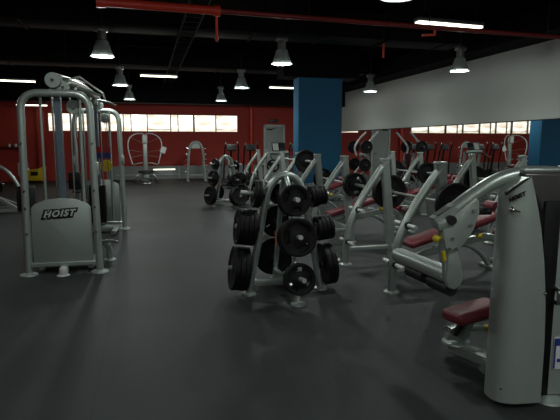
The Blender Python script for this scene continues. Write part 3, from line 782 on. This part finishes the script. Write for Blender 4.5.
# ------------------------------------------------------------------ plate-loaded machine at left edge
lm = thing('leg_press', 'silver angled-frame machine cut by the left edge of the picture', 'exercise machine', (-3.2, 12.6, 0))
MB().tube(catmull([(-.6, -.1, 1.02), (-.2, -.1, 1.08), (.15, -.1, .95), (.4, -.1, .55), (.5, -.1, .02)], 5), .04, 12).build('arched_tube', 'silver', lm)
MB().tube([(-.7, -.3, .72), (-.1, -.3, .42), (.45, -.3, .04)], .035, rect=(.07, .07)).build('diagonal_rail', 'silver', lm)
MB().tube([(-.8, .3, .6), (.4, .3, .04)], .035, rect=(.07, .07)).build('diagonal_rail', 'silver', lm)
MB().tube([(-1.1, -.3, .05), (.5, -.3, .05)], .035, rect=(.08, .07)).build('base_rail', 'silver', lm)
MB().tube([(-1.1, .3, .05), (.5, .3, .05)], .035, rect=(.08, .07)).build('base_rail', 'silver', lm)
MB().tube([(.5, -.36, .05), (.5, .36, .05)], .035, rect=(.08, .07)).build('floor_foot', 'silver', lm)
MB().box((-.3, 0, .62), (.5, .4, .09), (0, R(28), 0), bev=.03, seg=3).build('seat_pad', 'rubber', lm)
MB().box((-.75, 0, .95), (.09, .44, .6), (0, R(-20), 0), bev=.03, seg=3).build('back_pad', 'rubber', lm)
MB().cyl((-.05, -.42, .6), (-.05, .42, .6), .024, seg=12).build('weight_peg', 'chrome', lm)
plate(.185, .045, (-3.25, 12.6 - .335, .5985), (0, -1, 0), 'black weight plate on the machine cut by the left edge', 'plates on the left machine')

# yellow bin by the back wall, wall shelf, poster
yb = thing('yellow_bin', 'yellow box-shaped cart with a black label by the red back wall', 'bin', (-4.15, 21.5, 0))
MB().prism([(-.3, -.2, .1), (.26, -.2, .1), (.34, -.2, .58), (.3, -.2, .66), (.05, -.2, .56), (-.3, -.2, .52)], (0, .42, 0), bev=.02).build('bucket', 'yellow', yb)
MB().box((-.05, -.205, .38), (.26, .012, .16)).build('label_plate', 'blacksteel', yb)
for x in (-.24, .22):
    for y in (-.12, .14): MB().cyl((x, y - .02, .05), (x, y + .02, .05), .05, seg=14).build('wheel', 'rubber', yb)
MB().tube(fillet([(-.28, -.1, .5), (-.34, -.1, .95), (-.34, .12, .95), (-.28, .12, .5)], .05), .018, 8).build('handle', 'chrome', yb)
ws = thing('wall_shelf', 'dark shelf on the red back wall at far left', 'shelf', (-5.3, D - .02, 1.38))
MB().box((0, -.14, 0), (1.1, .26, .04), bev=.006).build('board', 'blacksteel', ws)
for s in (-.4, .4): MB().prism([(s, -.02, -.02), (s, -.24, -.02), (s, -.02, -.2)], (.03, 0, 0)).build('bracket', 'blacksteel', ws)
for k, x in enumerate((-5.25, -5.02)):
    o = MB().lathe([(0, 0), (.055, 0), (.06, .11), (.05, .125), (0, .125)], seg=18).build('white_cup', 'white_paint', loc=(x, D - .17, 1.4))
    tag(o, ['left one of the two small white cups on the dark wall shelf', 'right one of the two small white cups on the dark wall shelf'][k], 'cup', 'cups on the shelf')
# ------------------------------------------------------------------ cable fly machine by the back wall
fm = thing('cable_fly_machine', 'white and silver cable fly machine with two wide bowed arms before the back wall', 'exercise machine', (.0, 20.3, 0))
MB().box((0, .1, .95), (.16, .14, 1.75), bev=.03).build('column', 'silver', fm)
MB().box((0, .02, 1.72), (.2, .16, .34), bev=.05, seg=3).build('column_head', 'white_paint', fm)
for s in (-1, 1):
    MB().tube(catmull([(s * .06, .1, 1.93), (s * .35, -.1, 1.9), (s * .58, -.25, 1.7), (s * .62, -.3, 1.35), (s * .48, -.3, .75)], 5), .021, 10).build('bowed_arm', 'white_paint', fm)
    for z, zz in ((1.85, 1.8), (1.5, 1.3), (1.4, 1.0)): MB().tube([(s * .07, .05, z - .3), (s * .58, -.27, zz)], .007, 6).build('cable', 'silver', fm)
    MB().tube(catmull([(s * .45, -.3, .72), (s * .3, -.35, .78), (s * .1, -.3, .8)], 4), .02, 8).build('handle', 'silver', fm)
    MB().tube(catmull([(s * .05, -.1, .25), (s * .3, -.3, .32), (s * .42, -.2, .15), (s * .4, .1, .04)], 4), .045, 10).build('base_tube', 'silver', fm)
MB().lathe([(0, 0), (.26, 0), (.3, .03), (.28, .08), (0, .1)], (0, -.25, .42), seg=24).build('seat', 'rubber', fm)
MB().box((0, .0, .22), (.3, .5, .4), bev=.06, seg=3).build('base_housing', 'silver', fm)
MB().tube(catmull([(-.22, -.4, .12), (-.15, -.5, .03), (.15, -.5, .03), (.22, -.4, .12), (0, -.36, .2)], 4, True), .035, 8, cap=False).build('base_ring', 'chrome', fm)
o = MB().box((0, 0, 0), (.2, .008, .24), (0, R(20), 0)).build('paper_sheet', 'paper', loc=(.68, 20.3 - .36, 1.3))
tag(o, 'white paper sheet hung on the right arm of the fly machine', 'paper')

# ------------------------------------------------------------------ plate-loaded incline press near the mirror's far end
ip = thing('plate_loaded_press', 'silver plate-loaded press with two upswept arms near the far end of the mirror', 'exercise machine', (7.45, 16.5, 0))
for s in (-1, 1):
    MB().tube(catmull([(-.05, s * .4, 1.1), (-.1, s * .45, 1.4), (.1, s * .5, 1.7), (.35, s * .5, 1.95)], 5), .035, 10).build('press_arm', 'white_paint', ip)
    MB().tube([(.3, s * .3, .02), (.05, s * .3, 1.2)], .04, rect=(.09, .08)).build('upright', 'silver', ip)
    MB().tube([(-.6, s * .3, .05), (.4, s * .3, .05)], .04, rect=(.08, .08)).build('base_rail', 'silver', ip)
    MB().tube([(-.5, s * .3, .05), (.1, s * .3, .8)], .035, 10).build('brace', 'silver', ip)
    MB().cyl((-.1, s * .42, 1.42), (-.1, s * .72, 1.42), .024, seg=12).build('weight_peg', 'chrome', ip)
    MB().cyl((-.1, s * .3, .8), (-.1, s * .6, .8), .024, seg=12).build('weight_peg', 'chrome', ip)
    for zz, nm in ((1.42, 'upper'), (.8, 'lower')):
        plate(.225, .052, (7.35, 16.5 + s * (.55 if zz > 1 else .45), zz - .0015), (0, s, 0), 'black plate on the %s %s peg of the press near the mirror' % (nm, 'near' if s < 0 else 'far'), 'plates on the press near the mirror')
MB().box((-.2, 0, .45), (.42, .32, .08), bev=.03, seg=3).build('seat', 'pad', ip)
MB().box((.08, 0, .85), (.08, .32, .7), (0, R(12), 0), bev=.03, seg=3).build('back_pad', 'pad', ip)
MB().tube([(.05, -.3, 1.15), (.05, .3, 1.15)], .04, rect=(.08, .08)).build('cross_beam', 'silver', ip)

# ------------------------------------------------------------------ cardio row before the back wall
def make_elliptical():
    t = thing('elliptical_trainer', 'x', 'cardio machine', (0, 0, 0), 0, 'black elliptical trainers')
    MB().box((0, .35, .28), (.26, .6, .42), bev=.1, seg=3).build('flywheel_housing', 'blacksteel', t)
    MB().tube([(0, -.7, .06), (0, .7, .06)], .05, rect=(.12, .08)).build('base_rail', 'blacksteel', t)
    for y in (-.65, .65): MB().box((0, y, .03), (.56, .09, .06), bev=.015).build('floor_foot', 'blacksteel', t)
    MB().tube([(0, .3, .3), (0, .12, 1.3)], .04, 12).build('mast', 'blacksteel', t)
    MB().box((0, .06, 1.4), (.34, .06, .26), (R(-25), 0, 0), bev=.03, seg=3).build('console', 'rubber', t)
    for s in (-1, 1):
        MB().tube(catmull([(s * .27, .15, .3), (s * .25, .1, .9), (s * .24, -.02, 1.35), (s * .22, -.1, 1.5), (s * .2, -.02, 1.58)], 5), .028, 10).build('swing_arm', 'blacksteel', t)
        MB().box((s * .17, -.2, .28 + s * .06), (.14, .4, .05), bev=.015).build('pedal', 'rubber', t)
        MB().tube([(s * .26, .15, .3), (s * .2, -.45, .2 + s * .03)], .025, 8).build('pedal_arm', 'blacksteel', t)
    return t
el = make_elliptical()
EX = [(2.95, 'behind the farther loaded weight tree'), (3.65, 'left of the door, next to the treadmill'), (5.3, 'behind the blue column, left one'), (6.0, 'behind the blue column, middle one'), (6.65, 'behind the blue column, right one')]
for i, (x, lb) in enumerate(EX):
    o = el if i == 0 else dup(el)
    o.location = (x, 17.6, 0); o.rotation_euler = (0, 0, R(0))
    o['label'] = 'black elliptical trainer %s' % lb
tr = thing('treadmill', 'light grey treadmill with a black console in front of the door', 'cardio machine', (4.5, 16.5, 0))
MB().box((0, -.2, .13), (.7, 1.9, .16), bev=.04).build('deck', 'silver', tr)
MB().box((0, -.25, .218), (.5, 1.6, .02)).build('belt', 'rubber', tr)
MB().box((0, .7, .26), (.72, .4, .26), bev=.08, seg=3).build('motor_hood', 'silver', tr)
for s in (-1, 1):
    MB().tube([(s * .33, .65, .2), (s * .33, .5, 1.2)], .03, rect=(.1, .06)).build('upright', 'silver', tr)
    MB().tube(catmull([(s * .33, .5, 1.2), (s * .36, .2, 1.12), (s * .36, -.1, 1.0)], 4), .025, 10).build('handrail', 'rubber', tr)
MB().box((0, .42, 1.22), (.66, .22, .09), (R(-20), 0, 0), bev=.03).build('tray', 'silver', tr)
MB().box((0, .48, 1.43), (.5, .06, .32), (R(-25), 0, 0), bev=.03, seg=3).build('console', 'blacksteel', tr)
o = MB().box((0, 0, 0), (.2, .004, .26), (R(-25), 0, 0)).build('paper_sheet', 'paper', loc=(4.38, 16.5 + .44, 1.43))
tag(o, 'white paper sheet taped on the treadmill console', 'paper')

# ------------------------------------------------------------------ world, camera, view
w = bpy.data.worlds.new('World'); SC.world = w; w.use_nodes = True
bg = w.node_tree.nodes['Background']; bg.inputs[0].default_value = (.5, .55, .6, 1); bg.inputs[1].default_value = .02
cam = bpy.data.cameras.new('camera'); cam.sensor_width = 36; cam.lens = 500 / 560 * 36; cam.clip_end = 200
co = bpy.data.objects.new('camera', cam); COL.objects.link(co)
co.location = (0, 0, 1.55); co.rotation_euler = (R(90 - 7.6), 0, R(-15))
SC.camera = co
vs = SC.view_settings
vs.view_transform = 'Standard'; vs.look = 'None'; vs.exposure = 0.0; vs.gamma = 1.0
try: vs.use_curve_mapping = False
except Exception: pass
